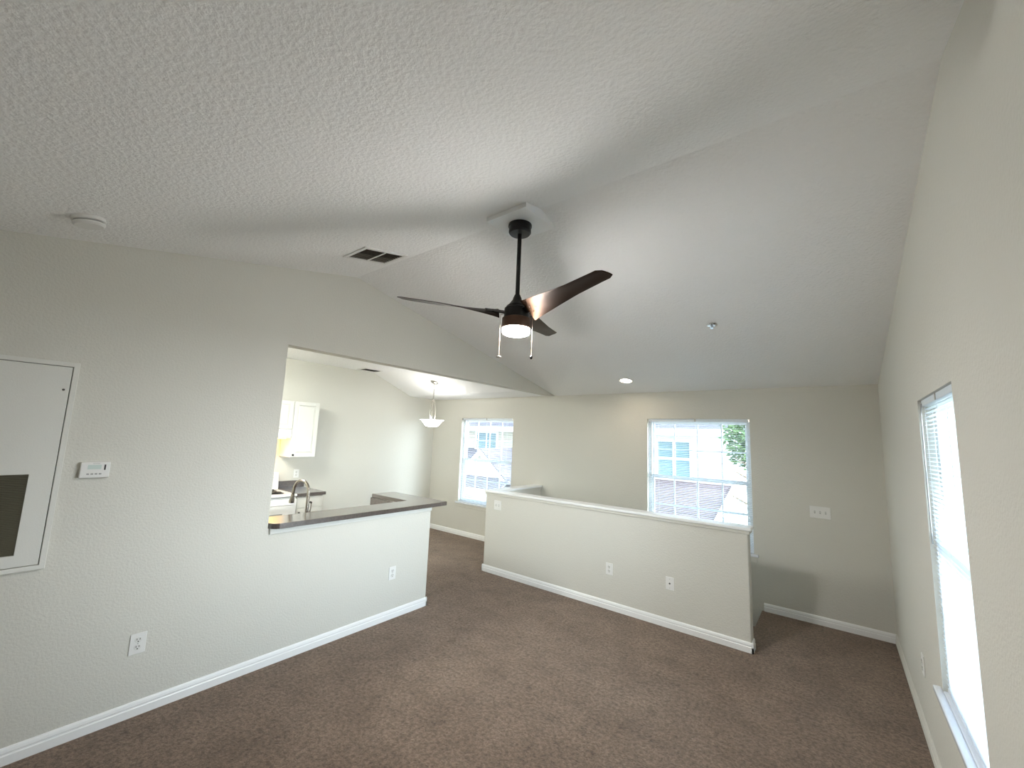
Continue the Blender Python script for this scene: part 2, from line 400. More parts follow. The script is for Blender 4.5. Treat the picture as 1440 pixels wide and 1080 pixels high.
# ------------------------------------------------------------------ windows (built facing -y at the back wall, or -x at the side wall)
def window(name, a0, a1, z0, z1, side, label):
    """side 'back': a = x, depth d grows +y ; side 'right': a = y, depth grows +x"""
    def bx(mb, u0, u1, d0, d1, v0, v1):
        if side == 'back': mb.box(u0, u1, YB+d0, YB+d1, v0, v1)
        else: mb.box(XR+d0, XR+d1, u0, u1, v0, v1)
        return mb
    loc = ((a0+a1)/2, YB+.1, z0) if side == 'back' else (XR+.1, (a0+a1)/2, z0)
    root = thing(name, label, 'window', loc, kind='structure')
    F = .042
    mb = MB(); e = .0004
    for q in ((a0+e, a0+F, z0+e, z1-e), (a1-F, a1-e, z0+e, z1-e)): bx(mb, q[0], q[1], .062, .135, q[2], q[3])
    for q in ((a0+F, a1-F, z0+e, z0+F), (a0+F, a1-F, z1-F, z1-e)): bx(mb, q[0], q[1], .062, .135, q[2], q[3])
    mb.build('window_frame', VINYL, root, bevel=.003)
    zm = (z0+z1)/2 + .008
    i0, i1 = a0+F, a1-F
    for nm, lo, hi, d0, d1 in (('lower_sash', z0+F, zm+.02, .075, .10), ('upper_sash', zm-.02, z1-F, .102, .127)):
        mb = MB(); s_ = .024
        bx(mb, i0, i0+s_, d0, d1, lo, hi); bx(mb, i1-s_, i1, d0, d1, lo, hi)
        bx(mb, i0+s_, i1-s_, d0, d1, lo, lo+(.04 if nm == 'upper_sash' else s_)); bx(mb, i0+s_, i1-s_, d0, d1, hi-(.04 if nm == 'lower_sash' else s_), hi)
        sash = mb.build(nm, VINYL, root, bevel=.002)
        mg = MB(); mid = (d0+d1)/2
        ncol = 4 if side == 'back' else 3
        for k in range(1, ncol):
            c_ = i0 + (i1-i0)*k/ncol; bx(mg, c_-.0085, c_+.0085, mid-.006, mid+.006, lo+s_, hi-s_)
        c_ = (lo+hi)/2 + (.005 if nm == 'upper_sash' else -.005)
        for k in range(ncol):
            u0 = max(i0+s_, i0+(i1-i0)*k/ncol+.0086); u1 = min(i1-s_, i0+(i1-i0)*(k+1)/ncol-.0086)
            bx(mg, u0, u1, mid-.006, mid+.006, c_-.0085, c_+.0085)
        mg.build('muntins', VINYL, sash)
        bx(MB(), i0+s_-.002, i1-s_+.002, mid-.002, mid+.002, lo+s_-.002, hi-s_+.002).build('pane', GLASS, sash)
    mb = MB(); bx(mb, a0-.045, a1+.045, -.032, 0, z0-.024, z0+.004); bx(mb, a0+.001, a1-.001, 0, .061, z0-.0235, z0+.004)
    mb.build('window_sill', SILL, root, bevel=.006, seg=3)
    mb = MB(); bx(mb, a0-.03, a1+.03, -.014, 0, z0-.085, z0-.0245)
    mb.build('sill_apron', WALL, root, bevel=.004)
    return root
window('window_1', *W1, *WZ, 'back', 'grilled window of the dining corner beyond the bar')
window('window_2', *W2, *WZ, 'back', 'grilled window above the stairs behind the half wall')
window('window_3', *W3, *WZ3, 'right', 'narrow window in the side wall')
# unseen closed door, added to shut sky light out of the rear opening
root = thing('door_light_block', 'unseen white double door added behind the viewpoint to block sky light', 'door', (1.55, YF-.06, 0), kind='structure')
for x0, x1 in ((.455, 1.547), (1.553, 2.645)):
    lf = MB().box(x0, x1, YF-.09, YF-.05, .005, 2.095).build('door_leaf', TRIM, root, bevel=.003)
    MB().box(x0+.15, x1-.15, YF-.052, YF-.044, .25, .95).box(x0+.15, x1-.15, YF-.052, YF-.044, 1.1, 1.95).build('raised_panels', TRIM, lf, bevel=.003)

def blind(a0, a1, z0, z1, side, label, tilt, wand_at, depth=.028):
    def P(u, d, v): return (u, YB+d, v) if side == 'back' else (XR+d, u, v)
    def bx(mb, u0, u1, d0, d1, v0, v1):
        if side == 'back': mb.box(u0, u1, YB+d0, YB+d1, v0, v1)
        else: mb.box(XR+d0, XR+d1, u0, u1, v0, v1)
        return mb
    root = thing('window_blind', label, 'blind', P((a0+a1)/2, depth, z0+.002), 'mini blinds in the windows')
    g = .008
    bx(MB(), a0+.003, a1-.003, depth-.016, depth+.016, z1-.034, z1-.001).build('headrail', SLAT, root, bevel=.003)
    mb = MB()
    for u in (a0+.002, (a0+a1)/2-.01, a1-.02): bx(MB(), u, u+.018, depth-.019, depth-.0165, z1-.034, z1-.001).build('bracket', NICKEL, root)
    wd, pitch = .0125, .0212
    z = z0+.045
    while z < z1-.045:
        prof = []
        for k in range(5):
            f = -1 + k*.5
            d_ = wd*f; h_ = .0016*(1-f*f)
            prof.append((d_*math.cos(tilt) - h_*math.sin(tilt), d_*math.sin(tilt) + h_*math.cos(tilt)))
        top = [(a, b_+.0005) for a, b_ in prof]; ring = prof + top[::-1]
        A = [mb.bm.verts.new(P(a0+g, depth+a, z+b_)) for a, b_ in ring]; B = [mb.bm.verts.new(P(a1-g, depth+a, z+b_)) for a, b_ in ring]
        k = len(ring)
        for i in range(k): mb.bm.faces.new((A[i], A[(i+1)%k], B[(i+1)%k], B[i]))
        mb.bm.faces.new(A[::-1]); mb.bm.faces.new(B)
        z += pitch
    mb.build('slats', SLAT, root, smooth=True, angle=60)
    bx(MB(), a0+g, a1-g, depth-.012, depth+.012, z0+.006, z0+.026).build('bottom_rail', SLAT, root, bevel=.003)
    mb = MB()
    for f in (.12, .5, .88):
        u = a0 + (a1-a0)*f
        for dd in (-.0135, .0135): mb.cyl(P(u, depth+dd, z0+.012), P(u, depth+dd, z1-.034), .0007, seg=5)
    mb.build('ladder_cords', SLAT, root)
    mb = MB(); mb.tube([P(wand_at, depth-.021, z1-.02), P(wand_at, depth-.024, z1-.10), P(wand_at, depth-.024, z1-.75)], .0035, 8)
    mb.build('tilt_wand', GREYMARK, root)
blind(*W1, *WZ, 'back', 'white mini blind hanging in the dining window beyond the bar', 0.10, W1[0]+.05)
blind(*W2, *WZ, 'back', 'white mini blind hanging in the window above the stairs', 0.12, W2[0]+.05)
blind(*W3, *WZ3, 'right', 'white mini blind covering the narrow side window', 0.06, W3[1]-.05)

# ------------------------------------------------------------------ bar counter
def rounded(poly_pts, r_at, seg=6):
    outp = []; k = len(poly_pts)
    for i, p_ in enumerate(poly_pts):
        r = r_at.get(i, 0)
        if r == 0: outp.append(p_); continue
        a = Vector(poly_pts[i-1]) - Vector(p_); c_ = Vector(poly_pts[(i+1)%k]) - Vector(p_); a.normalize(); c_.normalize()
        s0 = Vector(p_)+a*r; s1 = Vector(p_)+c_*r; cen = Vector(p_)+(a+c_)*r
        for t in range(seg+1):
            u = t/seg*PI/2
            d = cen - a*r*math.sin(u)*1.0 - c_*r*math.cos(u)
            outp.append(tuple(d))
        if (Vector(outp[-seg-1])-s0).length > (Vector(outp[-1])-s0).length: outp[-seg-1:] = outp[-seg-1:][::-1]
    return outp
BX = .062
poly = [(-WT-.13, YO+.004), (0.004, YO+.004), (BX, YO+.004), (BX, 3.235), (-.90, 3.235), (-.90, 2.93), (-WT-.13, 2.93)]
poly = [(-WT-.13, YO+.004), (BX, YO+.004), (BX, 3.235), (-.905, 3.235), (-.905, 2.93), (-WT-.13, 2.93)]
o = MB().prism(rounded(poly, {1: .075, 2: .02, 3: .02}), 'z', ZBAR+.0005, ZBAR+.041).build('bar_countertop', LAMINATE, bevel=.003)
tag(o, 'L-shaped brown laminate bar top on the low wall of the pass-through', 'countertop')
o = MB().box(.0005, .019, YO+.012, YE-.002, ZBAR-.042, ZBAR).build('trim_3', PANEL, bevel=.004)
struct(o, 'white moulding strip under the bar top', 'trim')
# kitchen-side counter under the bar, with its backsplash
root = thing('sink_cabinet', 'white base cabinet behind the bar under the faucet', 'cabinet', (-.42, 2.1, 0))
MB().box(-.72, -WT-.002, 1.0, 2.90, .10, .875).build('cabinet_body', CAB, root)
MB().box(-.66, -WT-.002, 1.0, 2.90, 0, .10).build('toe_kick', CAB, root)
for k in range(4):
    y0 = 1.02 + k*.47
    d = MB().box(-.738, -.7205, y0, y0+.45, .12, .86).build('door', CAB, root, bevel=.003)
    MB().lathe([(.008, 0), (.008, .012), (.015, .018), (.012, .026), (0, .028)], (-.7385, y0+.05, .78), 12, (-1, 0, 0)).build('knob', BLACK, d)
root = thing('sink_worktop', 'brown laminate worktop behind the raised bar', 'countertop', (-.42, 2.1, .8755))
MB().box(-.755, -WT-.002, 1.0, 2.93, .8755, .915).build('worktop', LAMINATE, root, bevel=.003)
MB().box(-.90, -WT-.02, 2.912, 2.932, .9155, ZBAR).box(-WT-.020, -WT-.002, 1.44, 2.911, .9155, ZBAR).build('backsplash', LAMINATE, root)

# faucet
root = thing('kitchen_faucet', 'brushed nickel gooseneck faucet standing behind the bar top', 'faucet', (-.302, 1.869, .9155))
fx, fy = -.302, 1.869
MB().lathe([(.030, 0), (.030, .008), (.022, .014), (.020, .075), (.017, .085), (0, .086)], (fx, fy, .9156), 24).build('base', STEEL, root, smooth=True)
R_ = .095
path = [(fx, fy, .98 + .02*i) for i in range(12)]
zc = 1.205
for i in range(0, 17):
    a = PI*i/16
    path.append((fx - R_ + R_*math.cos(a), fy - .021*(1-math.cos(a)), zc + R_*math.sin(a)))
path += [(fx-2*R_-.004, fy-.0425, zc-.02), (fx-2*R_-.009, fy-.043, zc-.04)]
MB().tube(path, .0135, 14).build('gooseneck', STEEL, root, smooth=True)
tip = Vector((fx-2*R_-.008, fy-.043, zc-.035))
MB().lathe([(.0145, 0), (.016, .02), (.022, .062), (.022, .078), (.016, .080), (0, .080)], tip, 20, (-.14, -.01, -1)).build('spray_head', STEEL, root, smooth=True)
hd = MB().cyl((fx, fy, 1.03), (fx+.002, fy+.030, 1.035), .010, .008, 12).build('handle', STEEL, root, smooth=True)
MB().tube([(fx+.002, fy+.028, 1.035), (fx+.001, fy+.033, 1.06), (fx, fy+.035, 1.105)], [.005, .004, .004], 8).build('lever', STEEL, hd, smooth=True)
MB().lathe([(0, 0), (.006, .002), (.008, .008), (.005, .015), (0, .016)], (fx, fy+.035, 1.104), 12).build('lever_tip', BLACK, hd, smooth=True)

# ------------------------------------------------------------------ kitchen units on the far kitchen wall
def panel_door(mb, x, y0, y1, z0, z1, t=.018):
    """raised-panel door facing +x at plane x"""
    fr_ = .052
    mb.box(x, x+t, y0, y0+fr_, z0, z1); mb.box(x, x+t, y1-fr_, y1, z0, z1)
    mb.box(x, x+t, y0+fr_, y1-fr_, z0, z0+fr_); mb.box(x, x+t, y0+fr_, y1-fr_, z1-fr_, z1)
    mb.box(x, x+t-.008, y0+fr_, y1-fr_, z0+fr_, z1-fr_)
    g_ = .022
    a = [(x+t-.008, y0+fr_+.006, z0+fr_+.006), (x+t-.008, y1-fr_-.006, z0+fr_+.006), (x+t-.008, y1-fr_-.006, z1-fr_-.006), (x+t-.008, y0+fr_+.006, z1-fr_-.006)]
    c_ = [(x+t-.001, y0+fr_+g_, z0+fr_+g_), (x+t-.001, y1-fr_-g_, z0+fr_+g_), (x+t-.001, y1-fr_-g_, z1-fr_-g_), (x+t-.001, y0+fr_+g_, z1-fr_-g_)]
    va = [mb.bm.verts.new(q) for q in a]; vc = [mb.bm.verts.new(q) for q in c_]
    mb.bm.faces.new(vc)
    for i in range(4): mb.bm.faces.new((va[i], va[(i+1)%4], vc[(i+1)%4], vc[i]))
    return mb
def knob(x, y, z, parent, mt=BLACK):
    MB().lathe([(.006, 0), (.006, .010), (.014, .016), (.012, .024), (0, .026)], (x, y, z), 14, (1, 0, 0)).build('knob', mt, parent, smooth=True)
CX = -2.498
root = thing('wall_cabinet', 'tall white wall cabinet with raised-panel door beside the range hood', 'cabinet', (XK+.15, 2.82, 1.372))
MB().box(XK+.0005, CX, 2.645, 3.0, 1.372, 2.15).build('cabinet_body', CAB, root, bevel=.002)
d = panel_door(MB(), CX+.0005, 2.648, 2.997, 1.375, 2.147).build('door', CAB, root, bevel=.003)
knob(CX+.019, 2.68, 1.405, d)
root = thing('wall_cabinet', 'short white wall cabinet mounted above the range hood', 'cabinet', (XK+.15, 2.26, 1.757))
MB().box(XK+.0005, CX, 1.88, 2.642, 1.757, 2.15).build('cabinet_body', CAB, root, bevel=.002)
for y0, y1, yk in ((1.883, 2.259, 2.23), (2.263, 2.639, 2.29)):
    d = panel_door(MB(), CX+.0005, y0, y1, 1.76, 2.147).build('door', CAB, root, bevel=.003)
    knob(CX+.019, yk, 1.79, d)
# range hood
root = thing('range_hood', 'white range hood with lit underside below the short cabinet', 'range hood', (XK+.2, 2.26, 1.62))
MB().prism([(XK+.001, 1.63), (CX+.01, 1.63), (CX+.02, 1.66), (CX+.012, 1.755), (XK+.001, 1.755)], 'y', 1.882, 2.640).build('hood_body', ENAMEL, root, bevel=.004)
MB().box(XK+.06, CX-.04, 2.33, 2.60, 1.622, 1.6295).build('hood_light', GLOW_HOOD, root)
# range
RY0, RY1, RXF = 1.882, 2.640, -2.135
root = thing('kitchen_range', 'white electric coil range against the kitchen wall', 'range', (-2.45, 2.26, 0))
MB().box(XK+.03, RXF-.03, RY0, RY1, .0, .885).build('range_body', ENAMEL, root, bevel=.003)
MB().box(XK+.03, RXF+.005, RY0-.001, RY1+.001, .895, .922).build('cooktop', ENAMEL, root, bevel=.006, seg=3)
MB().box(XK+.03, RXF-.02, RY0+.003, RY1-.003, .8855, .8945).build('cooktop_gap', DARK, root)
bg_ = MB().prism([(XK+.012, .9225), (XK+.10, .9225), (XK+.085, 1.03), (XK+.065, 1.155), (XK+.012, 1.155)], 'y', RY0, RY1).build('backguard', ENAMEL, root, bevel=.008, seg=3)
for k, y in enumerate((1.95, 2.04, 2.46, 2.565)):
    MB().lathe([(.022, 0), (.020, .016), (.008, .02), (.008, .026), (0, .027)], (XK+.0745, y, 1.09), 16, (1, 0, .16)).build('control_knob', PLASTIC, bg_, smooth=True)
MB().quadbox([(XK+.0762, 2.14, 1.07), (XK+.0782, 2.14, 1.07), (XK+.0782, 2.36, 1.07), (XK+.0762, 2.36, 1.07), (XK+.0706, 2.14, 1.12), (XK+.0726, 2.14, 1.12), (XK+.0726, 2.36, 1.12), (XK+.0706, 2.36, 1.12)]).build('clock_panel', DARK, bg_)
for x, y, r in ((-2.58, 2.45, .095), (-2.58, 2.07, .075), (-2.32, 2.45, .075), (-2.32, 2.07, .095)):
    bn = MB().lathe([(r+.018, 0), (r+.018, .004), (r, .003), (r*.5, -.0), (0, -.0)], (x, y, .9225), 28).build('drip_pan', COIL, root, smooth=True)
    mb = MB(); pts = []
    for i in range(90):
        a = i/89*2*PI*4; pts.append((x+math.cos(a)*(.018+(r-.018)*i/89), y+math.sin(a)*(.018+(r-.018)*i/89), .934))
    mb.tube(pts, .006, 6).build('coil', COIL, bn, smooth=True)
dr = MB().box(RXF-.0295, RXF+.012, RY0+.004, RY1-.004, .22, .865).build('oven_door', ENAMEL, root, bevel=.006, seg=3)
MB().box(RXF+.0125, RXF+.0145, RY0+.17, RY1-.17, .40, .69).build('oven_window', OVENGLASS, dr)
mb = MB(); mb.tube([(RXF+.012, RY0+.06, .80), (RXF+.045, RY0+.06, .805), (RXF+.05, RY0+.09, .805), (RXF+.05, RY1-.09, .805), (RXF+.045, RY1-.06, .805), (RXF+.012, RY1-.06, .80)], .011, 10)
mb.build('oven_handle', ENAMEL, dr, smooth=True)
MB().box(RXF-.0295, RXF+.010, RY0+.004, RY1-.004, .04, .21).build('storage_drawer', ENAMEL, root, bevel=.006, seg=3)
# base cabinet and worktop beside the range
root = thing('base_cabinet', 'narrow white base cabinet with drawer beside the range', 'cabinet', (-2.47, 2.83, 0))
MB().box(XK+.0005, -2.17, 2.648, 3.005, .09, .884).build('cabinet_body', CAB, root, bevel=.002)
MB().box(XK+.0005, -2.23, 2.648, 3.005, 0, .0895).build('toe_kick', CAB, root)
d = MB().box(-2.1695, -2.151, 2.652, 3.001, .735, .875).build('drawer', CAB, root, bevel=.004); knob(-2.151, 2.825, .80, d)
d = panel_door(MB(), -2.1695, 2.652, 3.001, .105, .725).build('door', CAB, root, bevel=.003); knob(-2.151, 2.685, .675, d)
root = thing('range_worktop', 'small brown laminate worktop with backsplash beside the range', 'countertop', (-2.47, 2.84, .8845))
MB().box(XK+.0005, -2.132, 2.646, 3.030, .8845, .925).build('worktop', LAMINATE, root, bevel=.003)
MB().box(XK+.0005, XK+.02, 2.646, 3.030, .9255, 1.022).build('backsplash', LAMINATE, root, bevel=.003)

# kitchen lamps: fluorescent box on the kitchen ceiling, beyond the opening
root = thing('kitchen_ceiling_light', 'boxy kitchen ceiling lamp with glowing diffuser', 'ceiling lamp', (-1.3, 1.15, 2.70))
MB().box(-1.63, -.97, .70, 1.60, 2.745, 2.7795).build('lamp_housing', TRIM, root, bevel=.004)
MB().box(-1.60, -1.00, .73, 1.57, 2.66, 2.7445).build('diffuser', GLOW_TUBE, root, bevel=.02, seg=3)

# ------------------------------------------------------------------ wall plates (built facing +x, at the origin)
def plate_root(name, label, cat, loc, group=None): return thing(name, label, cat, loc, group)
def base_plate(root, wdt, hgt):
    y0 = root.location.y; z0 = root.location.z; x0 = root.location.x
    MB().box(x0+.0003, x0+.006, y0-wdt/2, y0+wdt/2, z0-hgt/2, z0+hgt/2).build('cover_plate', PLASTIC, root, bevel=.0025, seg=3)
def make_outlet():
    r = plate_root('wall_outlet', 'white duplex outlet low on the gable wall near the access panel', 'outlet', (0, .755, .42), 'duplex outlets')
    base_plate(r, .078, .120)
    y, z = .755, .42
    for dz in (.021, -.021):
        rc = MB().lathe([(.0165, 0), (.0165, .0022), (0, .0022)], (.006, y, z+dz), 24, (1, 0, 0)).build('receptacle', PLASTIC_IVORY, r)
        MB().box(.0082, .0088, y-.0085, y-.0055, z+dz+.000, z+dz+.010).box(.0082, .0088, y+.0055, y+.0085, z+dz+.000, z+dz+.010).lathe([(.0035, 0), (.0035, .0006), (0, .0006)], (.0082, y, z+dz-.008), 10, (1, 0, 0)).build('slots', DARK, rc)
    MB().lathe([(.003, 0), (.0025, .001), (0, .001)], (.006, y, z), 10, (1, 0, 0)).build('screw', GREYMARK, r)
    return r
out0 = make_outlet()
dup(out0, (0, 2.612, .419), 0, 'white duplex outlet on the low wall under the bar top')
dup(out0, (1.466, HY, .409), -PI/2, 'white duplex outlet on the stair half wall, nearer its middle')
dup(out0, (XK, 2.905, 1.118), 0, 'white duplex outlet above the small kitchen worktop')
dup(out0, (XR, 3.80, .455), PI, 'white duplex outlet low on the side wall beyond the narrow window')
# coax jack
r = thing('cable_jack', 'white cable jack plate on the stair half wall near its open end', 'wall jack', (2.099, HY, .410))
MB().box(2.099-.039, 2.099+.039, HY-.006, HY-.0003, .350, .470).build('cover_plate', PLASTIC, r, bevel=.0025, seg=3)
MB().lathe([(.008, 0), (.008, .003), (.005, .0035), (.005, .010), (0, .010)], (2.099, HY-.006, .410), 14, (0, -1, 0)).build('connector', DARK, r)
for dz in (.042, -.042): MB().lathe([(.003, 0), (.0025, .001), (0, .001)], (2.099, HY-.006, .410+dz), 10, (0, -1, 0)).build('screw', GREYMARK, r)
# switches
def switch(name, label, cx, y, cz, gangs, wdt):
    r = thing(name, label, 'light switch', (cx, y, cz))
    MB().box(cx-wdt/2, cx+wdt/2, y-.006, y-.0003, cz-.0605, cz+.0605).build('cover_plate', PLASTIC, r, bevel=.0025, seg=3)
    for k in range(gangs):
        x = cx + (k-(gangs-1)/2)*.046
        sl = MB().box(x-.0055, x+.0055, y-.0066, y-.006, cz-.0125, cz+.0125).build('toggle_slot', GREYMARK, r)
        MB().quadbox([(x-.004, y-.0066, cz-.006), (x+.004, y-.0066, cz-.006), (x+.004, y-.0067, cz+.006), (x-.004, y-.0067, cz+.006),
                      (x-.0035, y-.016, cz+.004), (x+.0035, y-.016, cz+.004), (x+.0035, y-.016, cz+.010), (x-.0035, y-.016, cz+.010)]).build('toggle', PLASTIC, sl)
    return r
switch('wall_switch', 'white double switch plate high on the stair half wall', -.120, HY, .868, 2, .118)
switch('wall_switch', 'white triple switch plate on the wall beside the stairs window', 3.282, YB, 1.114, 3, .176)

# thermostat
r = thing('thermostat', 'white thermostat on the gable wall beside the access panel', 'thermostat', (0, .438, 1.478))
bd = MB().prism([(.0003, 1.431), (.022, 1.433), (.026, 1.437), (.026, 1.519), (.022, 1.523), (.0003, 1.525)], 'y', .376, .500).build('body', PLASTIC, r, bevel=.003, seg=3)
MB().box(.0262, .0268, .405, .462, 1.483, 1.508).build('screen', LCD, r)
MB().box(.0262, .0275, .474, .481, 1.478, 1.509).build('selector', DARK, r)
for k in range(4): MB().box(.0262, .0278, .404+.017*k, .415+.017*k, 1.452, 1.460).build('button', GREYMARK, r, bevel=.001)
MB().box(.0262, .0268, .425, .455, 1.5145, 1.5165).build('mark', GREYMARK, r)

# air-handler access panel with return grille
r = thing('access_panel', 'white air-handler access panel with a return grille set in the gable wall', 'access panel', (0, -.05, 1.52))
PY0, PY1, PZ0, PZ1 = -.42, .306, .957, 2.087
mb = MB().grid([.0003, .018], [PY0, PY0+.024, PY1-.024, PY1], [PZ0, PZ0+.024, PZ1-.024, PZ1], lambda x, y, k: not (k == 1 and PY0+.024 < y < PY1-.024))
mb.build('frame', PANEL, r, bevel=.002)
GY0, GY1, GZ0, GZ1 = -.30, .187, 1.045, 1.463
e = .0035
MB().box(.0002, .0025, PY0+.0245, PY1-.0245, PZ0+.0245, PZ1-.0245).build('seam_shadow_gap', DUCT, r)
mb = MB().grid([.003, .016], [PY0+.024+e, GY0, GY1, PY1-.024-e], [PZ0+.024+e, GZ0, GZ1, PZ1-.024-e], lambda x, y, k: not (k == 1 and GY0 < y < GY1))
d = mb.build('door', PANEL, r, bevel=.0015)
mb = MB(); nl = 46
for k in range(nl):
    z = GZ0 + (k+.5)*(GZ1-GZ0)/nl
    mb.quadbox([(.0035, GY0, z+.0035), (.0145, GY0, z-.0022), (.0145, GY1, z-.0022), (.0035, GY1, z+.0035),
                (.0035, GY0, z+.0045), (.0145, GY0, z-.0012), (.0145, GY1, z-.0012), (.0035, GY1, z+.0045)])
mb.build('grille', LOUVRE, d)
MB().lathe([(.006, 0), (.005, .003), (0, .003)], (.016, .2565, 1.93), 12, (1, 0, 0)).build('latch', DARK, d)

# ------------------------------------------------------------------ ceiling fixtures
# smoke detector on the near slope
nrm = Vector((0, SLN, -1)).normalized()
def on_near(x, y): return Vector((x, y, ZR - SLN*(YR-y)))
c0 = on_near(.428, .203)
r = thing('smoke_detector', 'round white smoke detector on the ceiling above the access panel', 'smoke detector', c0)
MB().lathe([(.066, .0003), (.066, .016), (.063, .018), (0, .018)], c0, 36, nrm).build('mounting_base', PLASTIC, r, smooth=True)
MB().lathe([(.058, .018), (.058, .026), (0, .026)], c0, 36, nrm).build('vent_ring', GREYMARK, r, smooth=True)
MB().lathe([(.063, .026), (.063, .034), (.055, .042), (.02, .044), (0, .044)], c0, 36, nrm).build('cap', PLASTIC, r, smooth=True)

def register(name, label, cx, cy, hx, hy, surf, nrm_, slat_mat, mid_bar):
    """ceiling register; surf(x,y) -> point on the ceiling, slats along y"""
    c_ = surf(cx, cy); nv = Vector(nrm_).normalized()
    ty = (surf(cx, cy+.1) - surf(cx, cy-.1)).normalized(); tx = Vector((1, 0, 0))
    r_ = thing(name, label, 'air vent', c_)
    def Q(u, v, d): return c_ + tx*u + ty*v + nv*d
    def qb(mb, u0, u1, v0, v1, d0, d1):
        mb.quadbox([Q(u0,v0,d0), Q(u1,v0,d0), Q(u1,v1,d0), Q(u0,v1,d0), Q(u0,v0,d1), Q(u1,v0,d1), Q(u1,v1,d1), Q(u0,v1,d1)]); return mb
    f = .030
    mb = MB()
    for u0, u1, v0, v1 in ((-hx, hx, -hy, -hy+f), (-hx, hx, hy-f, hy), (-hx, -hx+f, -hy+f, hy-f), (hx-f, hx, -hy+f, hy-f)): qb(mb, u0, u1, v0, v1, .0004, .010)
    mb.build('frame', PLASTIC, r_, bevel=.003)
    qb(MB(), -hx+f, hx-f, -hy+f, hy-f, .0004, .0016).build('duct', DUCT, r_)
    mb = MB(); k = 9
    for i in range(k):
        u = -hx+f + (i+.5)*(2*hx-2*f)/k; w_ = .0085; sgn = 1 if i < k/2 else -1
        mb.quadbox([Q(u-w_*.6, -hy+f, .004+sgn*.004), Q(u+w_*.6, -hy+f, .004+.006-sgn*.001), Q(u+w_*.6, hy-f, .010-sgn*.001), Q(u-w_*.6, hy-f, .004+sgn*.004),
                    Q(u-w_*.6, -hy+f, .005+sgn*.004), Q(u+w_*.6, -hy+f, .011-sgn*.001), Q(u+w_*.6, hy-f, .011-sgn*.001), Q(u-w_*.6, hy-f, .005+sgn*.004)])
    mb.build('louvres', slat_mat, r_)
    if mid_bar: qb(MB(), -hx+f, hx-f, -.008, .008, .0085, .0125).build('damper_bar', PLASTIC, r_)
    return r_
LOUVRE_BROWN = mat('register_louvre', (0.13, 0.11, 0.085), 0.5)
register('ceiling_vent', 'rectangular ceiling register with dusty louvres beside the ridge', .672, 1.725, .152, .192, on_near, nrm, LOUVRE_BROWN, True)
register('ceiling_vent', 'small dark ceiling register seen inside the kitchen opening', -2.56, 3.82, .125, .17, lambda x, y: Vector((x, y, 2.78)), (0, 0, -1), DARK, False)

# recessed downlight and sprinkler on the far slope
fn = Vector((0, -.2126, -1)).normalized()
def on_far(x, y): return Vector((x, y, roof(y)))
c0 = on_far(1.366, 4.99)
r = thing('recessed_light', 'lit recessed downlight in the sloped ceiling above the stairs', 'ceiling lamp', c0)
MB().lathe([(.066, .0002), (.092, .0002), (.092, .005), (.086, .009), (.070, .007), (.066, .004)], c0, 36, fn, cap=False).build('trim_ring', PLASTIC, r, smooth=True)
MB().lathe([(.068, .0004), (.066, .004), (.045, .010), (0, .013)], c0, 32, fn).build('lens', GLOW_CAN, r, smooth=True)
c0 = on_far(2.644, 3.783)
r = thing('fire_sprinkler', 'small chrome fire sprinkler on the sloped ceiling', 'sprinkler', c0)
MB().lathe([(.043, .0003), (.043, .002), (.030, .008), (.018, .009), (0, .009)], c0, 28, fn).build('escutcheon', CHROME, r, smooth=True)
mb = MB().cyl(c0+fn*.0085, c0+fn*.016, .009, .007, 12)
for s_ in (-1, 1): mb.tube([c0+fn*.012+Vector((s_*.008, 0, 0)), c0+fn*.020+Vector((s_*.013, 0, 0)), c0+fn*.030+Vector((s_*.004, 0, 0))], .0025, 6)
mb.build('sprinkler_frame', CHROME, r, smooth=True)
MB().lathe([(.014, .030), (.014, .032), (0, .032)], c0, 16, fn).build('deflector', CHROME, r)
MB().cyl(c0+fn*.016, c0+fn*.030, .003, .003, 8).build('bulb', DARK, r)

# ------------------------------------------------------------------ ceiling fan on the ridge
FX, FY = 1.900, YR
poly = [(FY-.155, ZR-.033), (FY, ZR), (FY+.155, ZR-.033), (FY+.155, 3.128), (FY-.155, 3.128)]
poly = [(FY-.155, ZR-SLN*.155-.0006), (FY, ZR-.0006), (FY+.155, roof(FY+.155)-.0006), (FY+.155, 3.124), (FY-.155, 3.124)]
struct(MB().prism(poly, 'x', FX-.15, FX+.16).build('trim_4', TRIM), 'square white mounting block at the ridge above the fan', 'mounting block')
r = thing('ceiling_fan', 'black three-blade ceiling fan with lit drum light hanging from the ridge', 'ceiling fan', (FX, FY, 2.39))
MB().lathe([(.076, 0), (.076, -.012), (.071, -.014), (.072, -.050), (.064, -.060), (.03, -.063), (0, -.063)], (FX, FY, 3.1235), 40).build('canopy', BLACK, r, smooth=True)
MB().cyl((FX, FY, 2.63), (FX, FY, 3.07), .0135, seg=20).build('downrod', BLACK, r, smooth=True)
MB().lathe([(.018, 0), (.022, -.012), (.026, -.018), (.028, -.03), (.050, -.062), (.066, -.075), (.070, -.085), (0, -.085)], (FX, FY, 2.655), 40).build('motor_cover', BLACK, r, smooth=True)
MB().lathe([(.070, 0), (.078, -.006), (.080, -.060), (.077, -.066), (0, -.066)], (FX, FY, 2.570), 48).build('motor_housing', BLACK, r, smooth=True)
MB().lathe([(.079, 0), (.090, -.004), (.091, -.064), (.088, -.068), (0, -.068)], (FX, FY, 2.5035), 48).build('light_housing', HOUSING_GLOW, r, smooth=True)
MB().lathe([(.0865, 0), (.0875, -.016), (.083, -.030), (.066, -.038), (.03, -.041), (0, -.0415)], (FX, FY, 2.4353), 48).build('light_diffuser', GLOW_WARM, r, smooth=True)
